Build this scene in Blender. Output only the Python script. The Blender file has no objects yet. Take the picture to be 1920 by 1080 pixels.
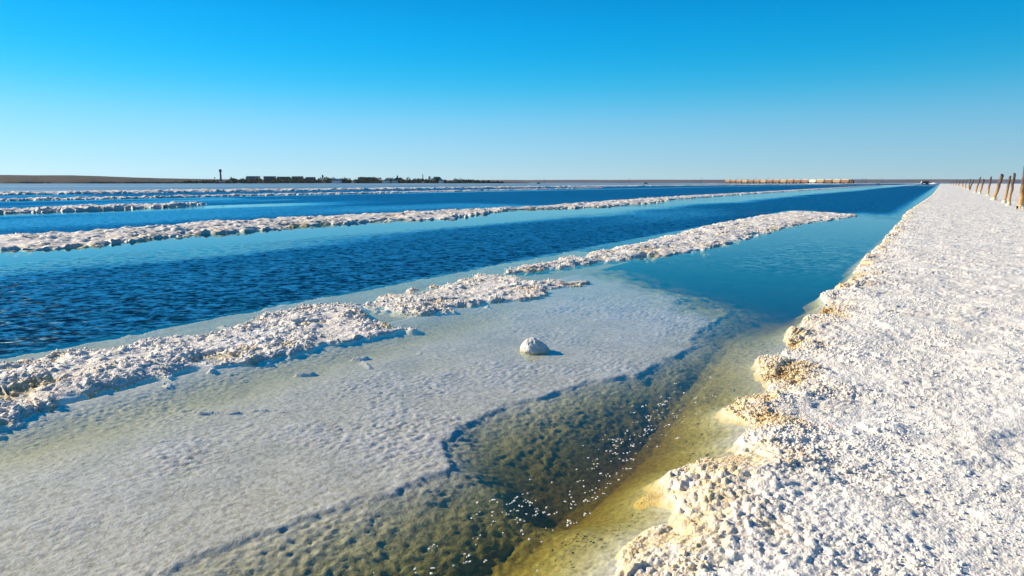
import bpy, bmesh, math, random
import numpy as np
from mathutils import Vector, Matrix, noise as mnoise

R = math.radians
scene = bpy.context.scene
COL = scene.collection
random.seed(7)

# World axes: +Y runs along the brine channels and dikes, +X points from the lake to the
# salt bank, z = 0 is the brine level.  Metres throughout.

# ------------------------------------------------------------------ camera
cam_d = bpy.data.cameras.new('camera')
cam = bpy.data.objects.new('camera', cam_d)
COL.objects.link(cam)
cam_d.sensor_width = 36.0
cam_d.lens = 22.5
cam_d.clip_start = 0.05
cam_d.clip_end = 20000
cam.location = (0, 0, 1.7)
cam.rotation_euler = (R(90 - 9.37), 0, R(33.5))
scene.camera = cam

# ------------------------------------------------------------------ sky and sun
SUN_AZ, SUN_EL = 255.0, 25.0          # clockwise from +Y, above the horizon
world = bpy.data.worlds.new('World')
scene.world = world
world.use_nodes = True
wn, wl = world.node_tree.nodes, world.node_tree.links
bg = wn['Background']
bg.inputs['Strength'].default_value = 0.072
sky = wn.new('ShaderNodeTexSky')
sky.sky_type = 'NISHITA'
sky.sun_disc = False
sky.sun_elevation = R(SUN_EL)
sky.sun_rotation = R(SUN_AZ)
sky.air_density, sky.dust_density, sky.ozone_density = 0.7, 0.3, 6.0


def wmath(op, a, b=None):
    n = wn.new('ShaderNodeMath')
    n.operation = op
    for i, v in enumerate((a, b)):
        if v is None:
            continue
        if isinstance(v, (int, float)):
            n.inputs[i].default_value = v
        else:
            wl.new(v, n.inputs[i])
    return n.outputs[0]


# a clear dry-air gradient over elevation, a little brighter on the sun's side, blended with the sky model
sep = wn.new('ShaderNodeSeparateColor')
wl.new(sky.outputs[0], sep.inputs[0])
comb = wn.new('ShaderNodeCombineColor')
wl.new(wmath('MULTIPLY', wmath('POWER', wmath('MULTIPLY', sep.outputs[0], 0.1), 1.9), 7.0), comb.inputs[0])
wl.new(wmath('MULTIPLY', sep.outputs[1], 0.95), comb.inputs[1])
wl.new(wmath('MULTIPLY', sep.outputs[2], 1.05), comb.inputs[2])
tc = wn.new('ShaderNodeTexCoord')
nrm = wn.new('ShaderNodeVectorMath')
nrm.operation = 'NORMALIZE'
wl.new(tc.outputs['Generated'], nrm.inputs[0])
sxyz = wn.new('ShaderNodeSeparateXYZ')
wl.new(nrm.outputs[0], sxyz.inputs[0])
ramp = wn.new('ShaderNodeValToRGB')
wl.new(sxyz.outputs[2], ramp.inputs[0])
els = [(0.0, (.68, .85, .95)), (0.03, (.57, .79, .93)), (0.09, (.27, .72, 1.0)), (0.137, (.045, .62, 1.05)),
       (0.19, (.004, .50, 1.02)), (0.245, (.001, .42, .98)), (0.42, (.001, .19, .56)), (0.75, (.001, .09, .30)), (1.0, (.001, .06, .23))]
cr = ramp.color_ramp
cr.interpolation = 'B_SPLINE'
while len(cr.elements) < len(els):
    cr.elements.new(0.5)
for e, (p, c) in zip(cr.elements, els):
    e.position = p
    e.color = (*c, 1)
sdot = wn.new('ShaderNodeVectorMath')
sdot.operation = 'DOT_PRODUCT'
wl.new(nrm.outputs[0], sdot.inputs[0])
sdot.inputs[1].default_value = (math.sin(R(SUN_AZ)), math.cos(R(SUN_AZ)), 0)
azf = wmath('ADD', wmath('MULTIPLY', sdot.outputs['Value'], 0.28), 0.82)
vs = wn.new('ShaderNodeVectorMath')
vs.operation = 'SCALE'
wl.new(ramp.outputs[0], vs.inputs[0])
wl.new(wmath('MULTIPLY', azf, 10.0), vs.inputs['Scale'])
mixw = wn.new('ShaderNodeMix')
mixw.data_type = 'RGBA'
mixw.inputs[0].default_value = 0.30
wl.new(vs.outputs[0], mixw.inputs[6])
wl.new(comb.outputs[0], mixw.inputs[7])
wl.new(mixw.outputs[2], bg.inputs['Color'])

sun_d = bpy.data.lights.new('sun', 'SUN')
sun_d.energy = 5.0
sun_d.angle = R(0.5)
sun_d.color = (1.0, 0.85, 0.63)
sun = bpy.data.objects.new('sun', sun_d)
COL.objects.link(sun)
sdir = Vector((math.sin(R(SUN_AZ)) * math.cos(R(SUN_EL)), math.cos(R(SUN_AZ)) * math.cos(R(SUN_EL)), math.sin(R(SUN_EL))))
sun.rotation_euler = sdir.to_track_quat('Z', 'Y').to_euler()
sun.location = (-40, -20, 40)

vsn = scene.view_settings
vsn.view_transform = 'Standard'
vsn.look = 'None'
vsn.exposure = 0.6
vsn.gamma = 1.0
vsn.use_curve_mapping = False
scene.render.engine = 'CYCLES'
scene.cycles.use_denoising = True
scene.cycles.max_bounces = 8
scene.cycles.transparent_max_bounces = 12
scene.cycles.caustics_reflective = False
scene.cycles.caustics_refractive = False


# ------------------------------------------------------------------ numpy noise
def _h(ix, iy, seed):
    n = (ix.astype(np.int64) * 374761393 + iy.astype(np.int64) * 668265263 + seed * 982451653) & 0xFFFFFFFF
    n = ((n ^ (n >> 13)) * 1274126177) & 0xFFFFFFFF
    n = ((n ^ (n >> 16)) * 2246822519) & 0xFFFFFFFF
    return ((n ^ (n >> 15)) & 0xFFFFFF) / float(0x1000000)


def vnoise(x, y, seed=0):
    """smooth value noise, about -1..1"""
    ix, iy = np.floor(x), np.floor(y)
    fx, fy = x - ix, y - iy
    ux, uy = fx * fx * (3 - 2 * fx), fy * fy * (3 - 2 * fy)
    a, b = _h(ix, iy, seed), _h(ix + 1, iy, seed)
    c, d = _h(ix, iy + 1, seed), _h(ix + 1, iy + 1, seed)
    return 2 * ((a * (1 - ux) + b * ux) * (1 - uy) + (c * (1 - ux) + d * ux) * uy) - 1


def fbm(x, y, seed=0, octv=4, gain=0.5):
    s, amp, tot = 0, 1.0, 0
    for i in range(octv):
        s = s + amp * vnoise(x, y, seed + i * 17)
        tot += amp
        amp *= gain
        x, y = x * 2.03 + 11.3, y * 2.03 + 4.7
    return s / tot


def domes(x, y, size, seed=0):
    """packed crystal knobs: round caps of uneven height, 0..1"""
    x, y = x / size, y / size
    ix, iy = np.floor(x), np.floor(y)
    best = np.zeros_like(x)
    for dx in (-1, 0, 1):
        for dy in (-1, 0, 1):
            cx, cy = ix + dx, iy + dy
            jx, jy = _h(cx, cy, seed), _h(cx, cy, seed + 5)
            rr = 0.45 + 0.42 * _h(cx, cy, seed + 9)
            q = ((x - cx - jx) ** 2 + (y - cy - jy) ** 2) / rr ** 2
            best = np.maximum(best, np.sqrt(np.clip(1 - q, 0, 1)) * (0.35 + 0.65 * _h(cx, cy, seed + 13)))
    return best


def sdf(px, py, poly):
    """signed distance to a polygon, positive inside"""
    d2 = np.full(px.shape, 1e12)
    ins = np.zeros(px.shape, bool)
    n = len(poly)
    for i in range(n):
        ax, ay = poly[i]
        bx, by = poly[(i + 1) % n]
        ex, ey = bx - ax, by - ay
        wx, wy = px - ax, py - ay
        h = np.clip((wx * ex + wy * ey) / (ex * ex + ey * ey + 1e-12), 0, 1)
        d2 = np.minimum(d2, (wx - ex * h) ** 2 + (wy - ey * h) ** 2)
        if abs(ey) > 1e-9:
            cond = ((ay > py) != (by > py)) & (px < ex * (py - ay) / ey + ax)
            ins ^= cond
    d = np.sqrt(d2)
    return np.where(ins, d, -d)


def sstep(a, b, x):
    t = np.clip((x - a) / (b - a), 0, 1)
    return t * t * (3 - 2 * t)


def steps(a, b, fn):
    """values from a to b with locally chosen spacing"""
    out = [a]
    while out[-1] < b:
        out.append(out[-1] + fn(out[-1]))
    return np.array(out)


# ------------------------------------------------------------------ object helpers
def tag(o, label=None, cat=None, group=None, kind=None):
    if label:
        o['label'] = label
    if cat:
        o['category'] = cat
    if group:
        o['group'] = group
    if kind:
        o['kind'] = kind
    return o


def empty(name, loc, rz=0.0):
    o = bpy.data.objects.new(name, None)
    o.empty_display_size = 0.2
    COL.objects.link(o)
    o.location = loc
    o.rotation_euler = (0, 0, rz)
    return o


def mesh_obj(name, me, mat, parent=None, smooth=False):
    o = bpy.data.objects.new(name, me)
    COL.objects.link(o)
    if mat and not me.materials:
        me.materials.append(mat)
    if parent:
        o.parent = parent
    if smooth:
        me.polygons.foreach_set('use_smooth', np.ones(len(me.polygons), bool))
    return o


def from_arrays(name, V, F, attrs=None):
    me = bpy.data.meshes.new(name)
    me.vertices.add(len(V))
    me.vertices.foreach_set('co', V.astype(np.float32).ravel())
    k = F.shape[1]
    me.loops.add(F.size)
    me.polygons.add(len(F))
    me.loops.foreach_set('vertex_index', F.astype(np.int32).ravel())
    me.polygons.foreach_set('loop_start', np.arange(0, F.size, k, dtype=np.int32))
    me.update(calc_edges=True)
    for an, av in (attrs or {}).items():
        a = me.attributes.new(an, 'FLOAT', 'POINT')
        a.data.foreach_set('value', av.astype(np.float32).ravel())
    me.validate()
    return me


def grid_mesh(name, X, Y, Z, attrs=None, keep=None):
    r, c = X.shape
    idx = np.arange(r * c).reshape(r, c)
    F = np.stack([idx[:-1, :-1], idx[:-1, 1:], idx[1:, 1:], idx[1:, :-1]], -1).reshape(-1, 4)
    V = np.stack([X, Y, Z], -1).reshape(-1, 3)
    at = {k: v.ravel() for k, v in (attrs or {}).items()}
    if keep is not None:
        F = F[keep.ravel()[F].any(1)]
        used = np.zeros(r * c, bool)
        used[F.ravel()] = True
        remap = np.cumsum(used) - 1
        F = remap[F]
        V = V[used]
        at = {k: v[used] for k, v in at.items()}
    return from_arrays(name, V, F, at)


class MB:
    """collects boxes, tubes and quads into one mesh"""

    def __init__(self):
        self.bm = bmesh.new()

    def box(self, c, s, rz=0.0):
        m = Matrix.Translation(c) @ Matrix.Rotation(rz, 4, 'Z') @ Matrix.Diagonal((*s, 1))
        bmesh.ops.create_cube(self.bm, size=1, matrix=m)
        return self

    def cyl(self, c, r1, r2, h, n=12, axis='Z'):
        rot = Matrix.Identity(4)
        if axis == 'X':
            rot = Matrix.Rotation(R(90), 4, 'Y')
        if axis == 'Y':
            rot = Matrix.Rotation(R(90), 4, 'X')
        bmesh.ops.create_cone(self.bm, cap_ends=True, segments=n, radius1=r1, radius2=r2, depth=h,
                              matrix=Matrix.Translation(c) @ rot)
        return self

    def prism(self, pts, y0, y1, off=(0, 0, 0)):
        """profile of (x, z) points extruded along y"""
        a = [self.bm.verts.new((p[0] + off[0], y0 + off[1], p[1] + off[2])) for p in pts]
        b = [self.bm.verts.new((p[0] + off[0], y1 + off[1], p[1] + off[2])) for p in pts]
        n = len(pts)
        self.bm.faces.new(a[::-1])
        self.bm.faces.new(b)
        for i in range(n):
            self.bm.faces.new((a[i], a[(i + 1) % n], b[(i + 1) % n], b[i]))
        return self

    def build(self, name, mat, parent=None, bevel=0.0):
        bmesh.ops.recalc_face_normals(self.bm, faces=self.bm.faces)
        if bevel:
            bmesh.ops.bevel(self.bm, geom=self.bm.edges[:], offset=bevel, segments=1, affect='EDGES')
        me = bpy.data.meshes.new(name)
        self.bm.to_mesh(me)
        self.bm.free()
        return mesh_obj(name, me, mat, parent)


def copy_tree(o, parent=None):
    c = o.copy()
    COL.objects.link(c)
    c.parent = parent
    for ch in o.children:
        copy_tree(ch, c)
    return c


# ------------------------------------------------------------------ materials
def new_mat(name):
    m = bpy.data.materials.new(name)
    m.use_nodes = True
    nt = m.node_tree
    return m, nt.nodes, nt.links, nt.nodes['Principled BSDF']


def N(nodes, typ, **kw):
    n = nodes.new(typ)
    for k, v in kw.items():
        setattr(n, k, v)
    return n


def noise_node(nodes, links, scale, detail=4, rough=0.55, vec=None, dist=0.0):
    n = nodes.new('ShaderNodeTexNoise')
    n.inputs['Scale'].default_value = scale
    n.inputs['Detail'].default_value = detail
    n.inputs['Roughness'].default_value = rough
    n.inputs['Distortion'].default_value = dist
    if vec is not None:
        links.new(vec, n.inputs['Vector'])
    return n


def ramp_node(nodes, links, fac, stops):
    r = nodes.new('ShaderNodeValToRGB')
    while len(r.color_ramp.elements) < len(stops):
        r.color_ramp.elements.new(0.5)
    for e, (p, c) in zip(r.color_ramp.elements, stops):
        e.position = p
        e.color = (*c, 1) if len(c) == 3 else c
    links.new(fac, r.inputs[0])
    return r


def mixc(nodes, links, fac, a, b, blend='MIX'):
    m = nodes.new('ShaderNodeMix')
    m.data_type = 'RGBA'
    m.blend_type = blend
    for i, v in ((0, fac), (6, a), (7, b)):
        if isinstance(v, (int, float)):
            m.inputs[i].default_value = v
        elif isinstance(v, tuple):
            m.inputs[i].default_value = (*v, 1)
        else:
            links.new(v, m.inputs[i])
    return m.outputs[2]


def salt_material(name, white=(.86, .85, .82), cream=(.80, .66, .42), ochre=(.50, .31, .10), bump=0.5):
    m, n, l, b = new_mat(name)
    geo = n.new('ShaderNodeNewGeometry')
    at = N(n, 'ShaderNodeAttribute', attribute_name='stain')
    fine = noise_node(n, l, 17, 6, 0.66, geo.outputs['Position'])
    big = noise_node(n, l, 1.7, 6, 0.68, geo.outputs['Position'])
    mul = N(n, 'ShaderNodeMath', operation='MULTIPLY_ADD')
    l.new(fine.outputs[0], mul.inputs[0])
    mul.inputs[1].default_value = 1.1
    mul.inputs[2].default_value = -0.55
    add = N(n, 'ShaderNodeMath', operation='ADD')
    l.new(at.outputs['Fac'], add.inputs[0])
    l.new(mul.outputs[0], add.inputs[1])
    r = ramp_node(n, l, add.outputs[0], [(0.0, white), (0.22, (.80, .77, .74)), (0.55, cream), (1.0, ochre)])
    dirt = ramp_node(n, l, big.outputs[0], [(0.3, (1, 1, 1)), (0.5, (.97, .95, .93)), (0.68, (.84, .81, .78))])
    c = mixc(n, l, 1.0, r.outputs[0], dirt.outputs[0], 'MULTIPLY')
    l.new(c, b.inputs['Base Color'])
    b.inputs['Roughness'].default_value = 0.62
    b.inputs['Specular IOR Level'].default_value = 0.35
    bn = noise_node(n, l, 95, 5, 0.7, geo.outputs['Position'])
    vo = N(n, 'ShaderNodeTexVoronoi')
    vo.inputs['Scale'].default_value = 70
    l.new(geo.outputs['Position'], vo.inputs['Vector'])
    sub = N(n, 'ShaderNodeMath', operation='SUBTRACT')
    l.new(bn.outputs[0], sub.inputs[0])
    l.new(vo.outputs[0], sub.inputs[1])
    bp = n.new('ShaderNodeBump')
    bp.inputs['Strength'].default_value = bump
    bp.inputs['Distance'].default_value = 0.012
    l.new(sub.outputs[0], bp.inputs['Height'])
    l.new(bp.outputs[0], b.inputs['Normal'])
    return m


M_SALT = salt_material('salt_crust')
M_RIDGE = salt_material('ridge_salt', white=(.88, .865, .835), cream=(.78, .64, .40), ochre=(.52, .34, .13))

# lake bed: the same salt under brine, grey-beige and knobbly
m, n, l, b = new_mat('bed_salt')
geo = n.new('ShaderNodeNewGeometry')
n1 = noise_node(n, l, 2.2, 5, 0.6, geo.outputs['Position'])
n2 = noise_node(n, l, 30, 5, 0.65, geo.outputs['Position'])
at = N(n, 'ShaderNodeAttribute', attribute_name='stain')
c1 = ramp_node(n, l, n1.outputs[0], [(0.3, (.49, .51, .56)), (0.55, (.61, .625, .67)), (0.75, (.55, .55, .55))])
c2 = ramp_node(n, l, n2.outputs[0], [(0.32, (.60, .56, .46)), (0.55, (1, 1, 1)), (0.8, (1.12, 1.12, 1.1))])
cc = mixc(n, l, 1.0, c1.outputs[0], c2.outputs[0], 'MULTIPLY')
mud = ramp_node(n, l, n2.outputs[0], [(0.3, (.24, .18, .05)), (0.6, (.46, .38, .15)), (0.8, (.60, .52, .26))])
cc2 = mixc(n, l, at.outputs['Fac'], cc, mud.outputs[0])
l.new(cc2, b.inputs['Base Color'])
b.inputs['Roughness'].default_value = 0.8
bp = n.new('ShaderNodeBump')
bp.inputs['Strength'].default_value = 0.5
bp.inputs['Distance'].default_value = 0.02
l.new(n2.outputs[0], bp.inputs['Height'])
l.new(bp.outputs[0], b.inputs['Normal'])
M_BED = m

# brine: fresnel mirror over clear water that absorbs with depth
m, n, l, b = new_mat('brine')
n.remove(b)
out = n['Material Output']
geo = n.new('ShaderNodeNewGeometry')
mp = n.new('ShaderNodeMapping')
mp.vector_type = 'TEXTURE'
mp.inputs['Rotation'].default_value = (0, 0, R(40))
mp.inputs['Scale'].default_value = (1.0, 0.55, 1)
l.new(geo.outputs['Position'], mp.inputs['Vector'])
w1 = noise_node(n, l, 4.3, 3, 0.62, mp.outputs[0], 0.6)
w2 = noise_node(n, l, 12.0, 2, 0.5, mp.outputs[0])
mixw_ = mixc(n, l, 0.35, w1.outputs['Color'], w2.outputs['Color'])
rip = N(n, 'ShaderNodeAttribute', attribute_name='ripple')
sb = N(n, 'ShaderNodeVectorMath', operation='SUBTRACT')
l.new(mixw_, sb.inputs[0])
sb.inputs[1].default_value = (0.5, 0.5, 0.5)
amp = N(n, 'ShaderNodeMath', operation='MULTIPLY')
l.new(rip.outputs['Fac'], amp.inputs[0])
amp.inputs[1].default_value = 1.9
sc_ = N(n, 'ShaderNodeVectorMath', operation='SCALE')
l.new(sb.outputs[0], sc_.inputs[0])
l.new(amp.outputs[0], sc_.inputs['Scale'])
ml = N(n, 'ShaderNodeVectorMath', operation='MULTIPLY_ADD')
l.new(sc_.outputs[0], ml.inputs[0])
ml.inputs[1].default_value = (1, 1, 0)
ml.inputs[2].default_value = (0, 0, 1)
nn = N(n, 'ShaderNodeVectorMath', operation='NORMALIZE')
l.new(ml.outputs[0], nn.inputs[0])
fr = n.new('ShaderNodeFresnel')
# light crosses the surface unbent here, so the share let through is the same from above and from below
ior = N(n, 'ShaderNodeMapRange')
ior.inputs['To Min'].default_value = 1.36
ior.inputs['To Max'].default_value = 1 / 1.36
l.new(geo.outputs['Backfacing'], ior.inputs['Value'])
l.new(ior.outputs[0], fr.inputs['IOR'])
l.new(nn.outputs[0], fr.inputs['Normal'])
gl = n.new('ShaderNodeBsdfGlossy')
gl.distribution = 'BECKMANN'
gl.inputs['Color'].default_value = (.55, .93, 1, 1)
rg = N(n, 'ShaderNodeMath', operation='MULTIPLY_ADD')
l.new(rip.outputs['Fac'], rg.inputs[0])
rg.inputs[1].default_value = 0.52
rg.inputs[2].default_value = 0.02
l.new(rg.outputs[0], gl.inputs['Roughness'])
l.new(nn.outputs[0], gl.inputs['Normal'])
tr = n.new('ShaderNodeBsdfTransparent')
ms = n.new('ShaderNodeMixShader')
# wave faces hide one another at low angles, so rough water mirrors less than a flat sheet
mk = N(n, 'ShaderNodeMath', operation='MULTIPLY_ADD')
l.new(rip.outputs['Fac'], mk.inputs[0])
mk.inputs[1].default_value = 0.0
mk.inputs[2].default_value = 1.0
fm = N(n, 'ShaderNodeMath', operation='MULTIPLY')
l.new(fr.outputs[0], fm.inputs[0])
l.new(mk.outputs[0], fm.inputs[1])
l.new(fm.outputs[0], ms.inputs[0])
l.new(tr.outputs[0], ms.inputs[1])
l.new(gl.outputs[0], ms.inputs[2])
l.new(ms.outputs[0], out.inputs['Surface'])
va = n.new('ShaderNodeVolumeAbsorption')
va.inputs['Color'].default_value = (0.70, 0.65, 0.0, 1)
va.inputs['Density'].default_value = 3.1
l.new(va.outputs[0], out.inputs['Volume'])
M_BRINE = m

# far salt plain
m, n, l, b = new_mat('salt_plain')
geo = n.new('ShaderNodeNewGeometry')
mp = n.new('ShaderNodeMapping')
mp.inputs['Rotation'].default_value = (0, 0, R(12))
mp.inputs['Scale'].default_value = (0.030, 0.004, 1)
l.new(geo.outputs['Position'], mp.inputs['Vector'])
a1 = noise_node(n, l, 1.0, 5, 0.6, mp.outputs[0])
a2 = noise_node(n, l, 1.5, 6, 0.7, geo.outputs['Position'])
c1 = ramp_node(n, l, a1.outputs[0], [(0.42, (.10, .14, .18)), (0.55, (.20, .23, .28)), (0.66, (.62, .63, .66))])
c2 = ramp_node(n, l, a2.outputs[0], [(0.3, (.82, .80, .80)), (0.6, (1, 1, 1))])
l.new(mixc(n, l, 1.0, c1.outputs[0], c2.outputs[0], 'MULTIPLY'), b.inputs['Base Color'])
b.inputs['Roughness'].default_value = 0.32
M_PLAIN = m


def simple(name, stops, scale=4.0, rough=0.8, bump=0.0, detail=5, stretch=None, metallic=0.0):
    m, n, l, b = new_mat(name)
    tcn = n.new('ShaderNodeTexCoord')
    v = tcn.outputs['Object']
    if stretch:
        mp = n.new('ShaderNodeMapping')
        mp.inputs['Scale'].default_value = stretch
        l.new(v, mp.inputs['Vector'])
        v = mp.outputs[0]
    t = noise_node(n, l, scale, detail, 0.6, v)
    r = ramp_node(n, l, t.outputs[0], stops)
    l.new(r.outputs[0], b.inputs['Base Color'])
    b.inputs['Roughness'].default_value = rough
    b.inputs['Metallic'].default_value = metallic
    if rough >= 0.85:
        b.inputs['Specular IOR Level'].default_value = 0.04
    if bump:
        bp = n.new('ShaderNodeBump')
        bp.inputs['Strength'].default_value = bump
        l.new(t.outputs[0], bp.inputs['Height'])
        l.new(bp.outputs[0], b.inputs['Normal'])
    return m


M_STEPPE = simple('steppe_soil', [(0.35, (.055, .052, .060)), (0.5, (.095, .085, .085)), (0.65, (.075, .078, .062))], 0.03, 0.95)
M_FARHILL = simple('far_steppe', [(0.3, (.11, .10, .13)), (0.6, (.15, .13, .15))], 0.004, 0.95)
M_LEAF = simple('dark_foliage', [(0.3, (.018, .035, .022)), (0.5, (.035, .06, .03)), (0.75, (.06, .085, .035))], 0.35, 0.8)
M_SCRUB = simple('dry_scrub', [(0.3, (.03, .03, .02)), (0.6, (.07, .06, .035)), (0.8, (.13, .11, .05))], 0.4, 0.9)
M_BARK = simple('bark', [(0.3, (.05, .04, .03)), (0.7, (.09, .07, .05))], 2.0, 0.9)
M_CONC = simple('grey_panel', [(0.3, (.20, .22, .25)), (0.7, (.30, .32, .34))], 0.3, 0.8)
M_DARKCONC = simple('dark_panel', [(0.3, (.07, .10, .13)), (0.7, (.11, .15, .18))], 0.3, 0.8)
M_GLASS = simple('dark_window', [(0.3, (.015, .02, .03)), (0.7, (.03, .04, .05))], 1.0, 0.15)
M_WHITEW = simple('white_wall', [(0.3, (.72, .72, .70)), (0.7, (.80, .80, .78))], 0.4, 0.7)
M_ROOF = simple('grey_roof', [(0.3, (.22, .22, .25)), (0.7, (.33, .33, .36))], 0.5, 0.7)
M_BLUE = simple('blue_roof', [(0.3, (.05, .12, .30)), (0.7, (.08, .18, .38))], 0.5, 0.6)
M_BRICK = simple('dark_brick', [(0.3, (.06, .05, .05)), (0.7, (.11, .09, .085))], 0.6, 0.85)
M_STEEL = simple('dark_steel', [(0.3, (.02, .02, .022)), (0.7, (.045, .04, .04))], 2.0, 0.6)
M_RUST = simple('rust_paint', [(0.3, (.20, .085, .045)), (0.5, (.28, .13, .07)), (0.72, (.34, .19, .10))], 0.8, 0.8)
M_RUST2 = simple('brown_paint', [(0.3, (.15, .07, .05)), (0.6, (.23, .12, .075))], 0.8, 0.8)
M_TAN = simple('tan_paint', [(0.3, (.32, .20, .11)), (0.6, (.42, .29, .16))], 0.8, 0.8)
M_PALEG = simple('pale_green_paint', [(0.3, (.42, .50, .40)), (0.6, (.58, .64, .54))], 0.8, 0.7)
M_CARGO = simple('salt_cargo', [(0.3, (.62, .52, .36)), (0.6, (.76, .68, .52))], 1.2, 0.8, 0.4)


def wood_material():
    """weathered timber: dark above, salt-bleached and iron-stained towards the foot where brine wicks up"""
    m, n, l, b = new_mat('weathered_timber')
    tcn = n.new('ShaderNodeTexCoord')
    sx = n.new('ShaderNodeSeparateXYZ')
    l.new(tcn.outputs['Object'], sx.inputs[0])
    mp = n.new('ShaderNodeMapping')
    mp.inputs['Scale'].default_value = (9, 9, 0.8)
    l.new(tcn.outputs['Object'], mp.inputs['Vector'])
    g = noise_node(n, l, 3.0, 6, 0.7, mp.outputs[0])
    pn = noise_node(n, l, 2.2, 4, 0.6, tcn.outputs['Object'])
    ad = N(n, 'ShaderNodeMath', operation='MULTIPLY_ADD')
    l.new(pn.outputs[0], ad.inputs[0])
    ad.inputs[1].default_value = 0.9
    l.new(sx.outputs[2], ad.inputs[2])
    mr = n.new('ShaderNodeMapRange')
    mr.inputs['From Min'].default_value = 0.95
    mr.inputs['From Max'].default_value = 2.0
    l.new(ad.outputs[0], mr.inputs['Value'])
    low = ramp_node(n, l, g.outputs[0], [(0.3, (.20, .10, .035)), (0.5, (.50, .30, .12)), (0.7, (.66, .46, .24))])
    top = ramp_node(n, l, g.outputs[0], [(0.3, (.035, .022, .018)), (0.55, (.13, .085, .065)), (0.75, (.24, .17, .13))])
    l.new(mixc(n, l, mr.outputs[0], low.outputs[0], top.outputs[0]), b.inputs['Base Color'])
    b.inputs['Roughness'].default_value = 0.85
    bp = n.new('ShaderNodeBump')
    bp.inputs['Strength'].default_value = 0.8
    bp.inputs['Distance'].default_value = 0.03
    l.new(g.outputs[0], bp.inputs['Height'])
    l.new(bp.outputs[0], b.inputs['Normal'])
    return m


M_WOOD = wood_material()

# ------------------------------------------------------------------ shorelines (x, y) in metres
BANK = [(-1.0, -3.0), (-1.0, 1.0), (-1.02, 2.18), (-1.04, 2.45), (-1.06, 2.59), (-1.03, 2.75), (-0.95, 2.94), (-0.96, 3.09),
        (-1.10, 3.29), (-1.12, 3.48), (-1.06, 3.63), (-1.01, 3.83), (-0.87, 3.94), (-0.90, 4.13), (-0.97, 4.19), (-0.96, 4.50),
        (-1.02, 4.54), (-1.14, 4.65), (-1.21, 4.80), (-1.15, 4.99), (-0.99, 5.17), (-0.92, 5.34), (-1.08, 5.69), (-1.28, 6.25),
        (-1.28, 6.53), (-1.18, 6.91), (-1.24, 7.42), (-1.26, 8.14), (-1.17, 8.94), (-1.24, 9.62), (-1.17, 10.16), (-1.34, 10.68),
        (-1.24, 11.35), (-1.15, 13.18), (-1.25, 15.26), (-1.25, 18.47), (-1.24, 21.08), (-1.32, 33.2), (-1.46, 42.0),
        (-1.35, 57.0), (-0.95, 89.0), (-0.8, 125.0), (-0.75, 192.0), (-0.7, 313.0), (-0.7, 970.0)]
BANK_POLY = BANK + [(400, 970.0), (400, -3.0)]
ISLE1 = [(-4.65, .65), (-5.06, 1.08), (-5.38, 1.59), (-5.64, 1.87), (-5.67, 2.14), (-5.57, 2.72), (-5.56, 3.0), (-5.48, 3.26),
         (-5.38, 3.88), (-5.37, 4.4), (-5.07, 4.89), (-5.10, 5.42), (-5.35, 5.48), (-5.76, 5.52), (-6.2, 5.95), (-6.8, 6.3), (-7.1, 5.7),
         (-7.2, 5.05), (-6.85, 4.15), (-6.9, 3.64), (-6.95, 3.17), (-7.2, 2.68), (-7.15, 2.14), (-7.1, 1.57), (-7.1, 1.1), (-7.0, .5), (-6.8, 0.0), (-4.4, 0.0)]
ISLE2 = [(-6.18, 6.2), (-5.62, 6.05), (-5.39, 6.15), (-5.56, 6.68), (-5.18, 7.02), (-5.17, 7.67), (-5.05, 8.23), (-5.11, 8.98),
         (-4.98, 9.71), (-5.36, 9.5), (-5.8, 9.25), (-6.25, 9.5), (-6.62, 9.75), (-6.85, 9.5), (-6.9, 8.6), (-6.8, 7.6), (-6.85, 6.9), (-6.5, 6.45)]
ISLE3 = [(-6.75, 9.9), (-6.42, 10.64), (-6.30, 11.65), (-6.05, 12.6), (-5.64, 13.88), (-5.08, 15.19), (-4.93, 17.34), (-4.9, 22.06),
         (-4.73, 28.75), (-4.05, 32.9), (-3.5, 37.4), (-3.7, 38.2), (-5.24, 40.2), (-7.0, 40.2), (-7.6, 34.0), (-7.5, 25.1), (-7.05, 20.5),
         (-6.85, 16.2), (-6.95, 14.5), (-6.85, 12.5), (-6.95, 10.8)]
DIKE_C = [(-19.4, 1.5), (-19.6, 4.3), (-19.9, 6.4), (-19.1, 7.3), (-19.1, 8.3), (-20.0, 10.1), (-20.4, 11.8), (-20.1, 14.0), (-20.7, 16.2),
          (-20.8, 20.3), (-19.2, 23.9), (-20.2, 26.8), (-21.5, 30.3), (-22.4, 34.0), (-20.6, 37.5), (-19.7, 41.3), (-20.0, 52.5), (-22.4, 62), (-23.6, 98),
          (-24.0, 163), (-26.2, 262), (-27.3, 400), (-28.2, 400), (-28.2, 262), (-26.8, 163), (-26.2, 113), (-26.0, 76), (-25.4, 61), (-24.2, 50), (-23.0, 37),
          (-24.3, 34), (-24.7, 28), (-25.1, 21), (-25.3, 15.4), (-24.2, 10.7), (-24.4, 7.8), (-24.2, 5.3), (-24.2, 1.5)]
DIKE_D = [(-41.0, 3), (-42.0, 9.2), (-43.4, 14.4), (-43.4, 20.2), (-45.5, 25), (-47.4, 28.2), (-48.4, 28.8), (-49.0, 27), (-48.6, 22), (-46.8, 15.8), (-45.6, 10.2), (-45.0, 3)]
DIKE_F = [(-72, 8), (-72.3, 23.6), (-70.6, 34), (-73.6, 51), (-72.8, 71), (-76.3, 111), (-86.5, 181), (-88.0, 183), (-79.8, 116), (-75.6, 72), (-75.8, 52), (-73.6, 36), (-74.6, 24), (-74.6, 8)]
SHORE_G = [(-106, -300), (-103, 28), (-105.5, 35), (-108.5, 76), (-115.5, 175), (-93, 440), (-36, 930), (-2, 960)]

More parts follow.
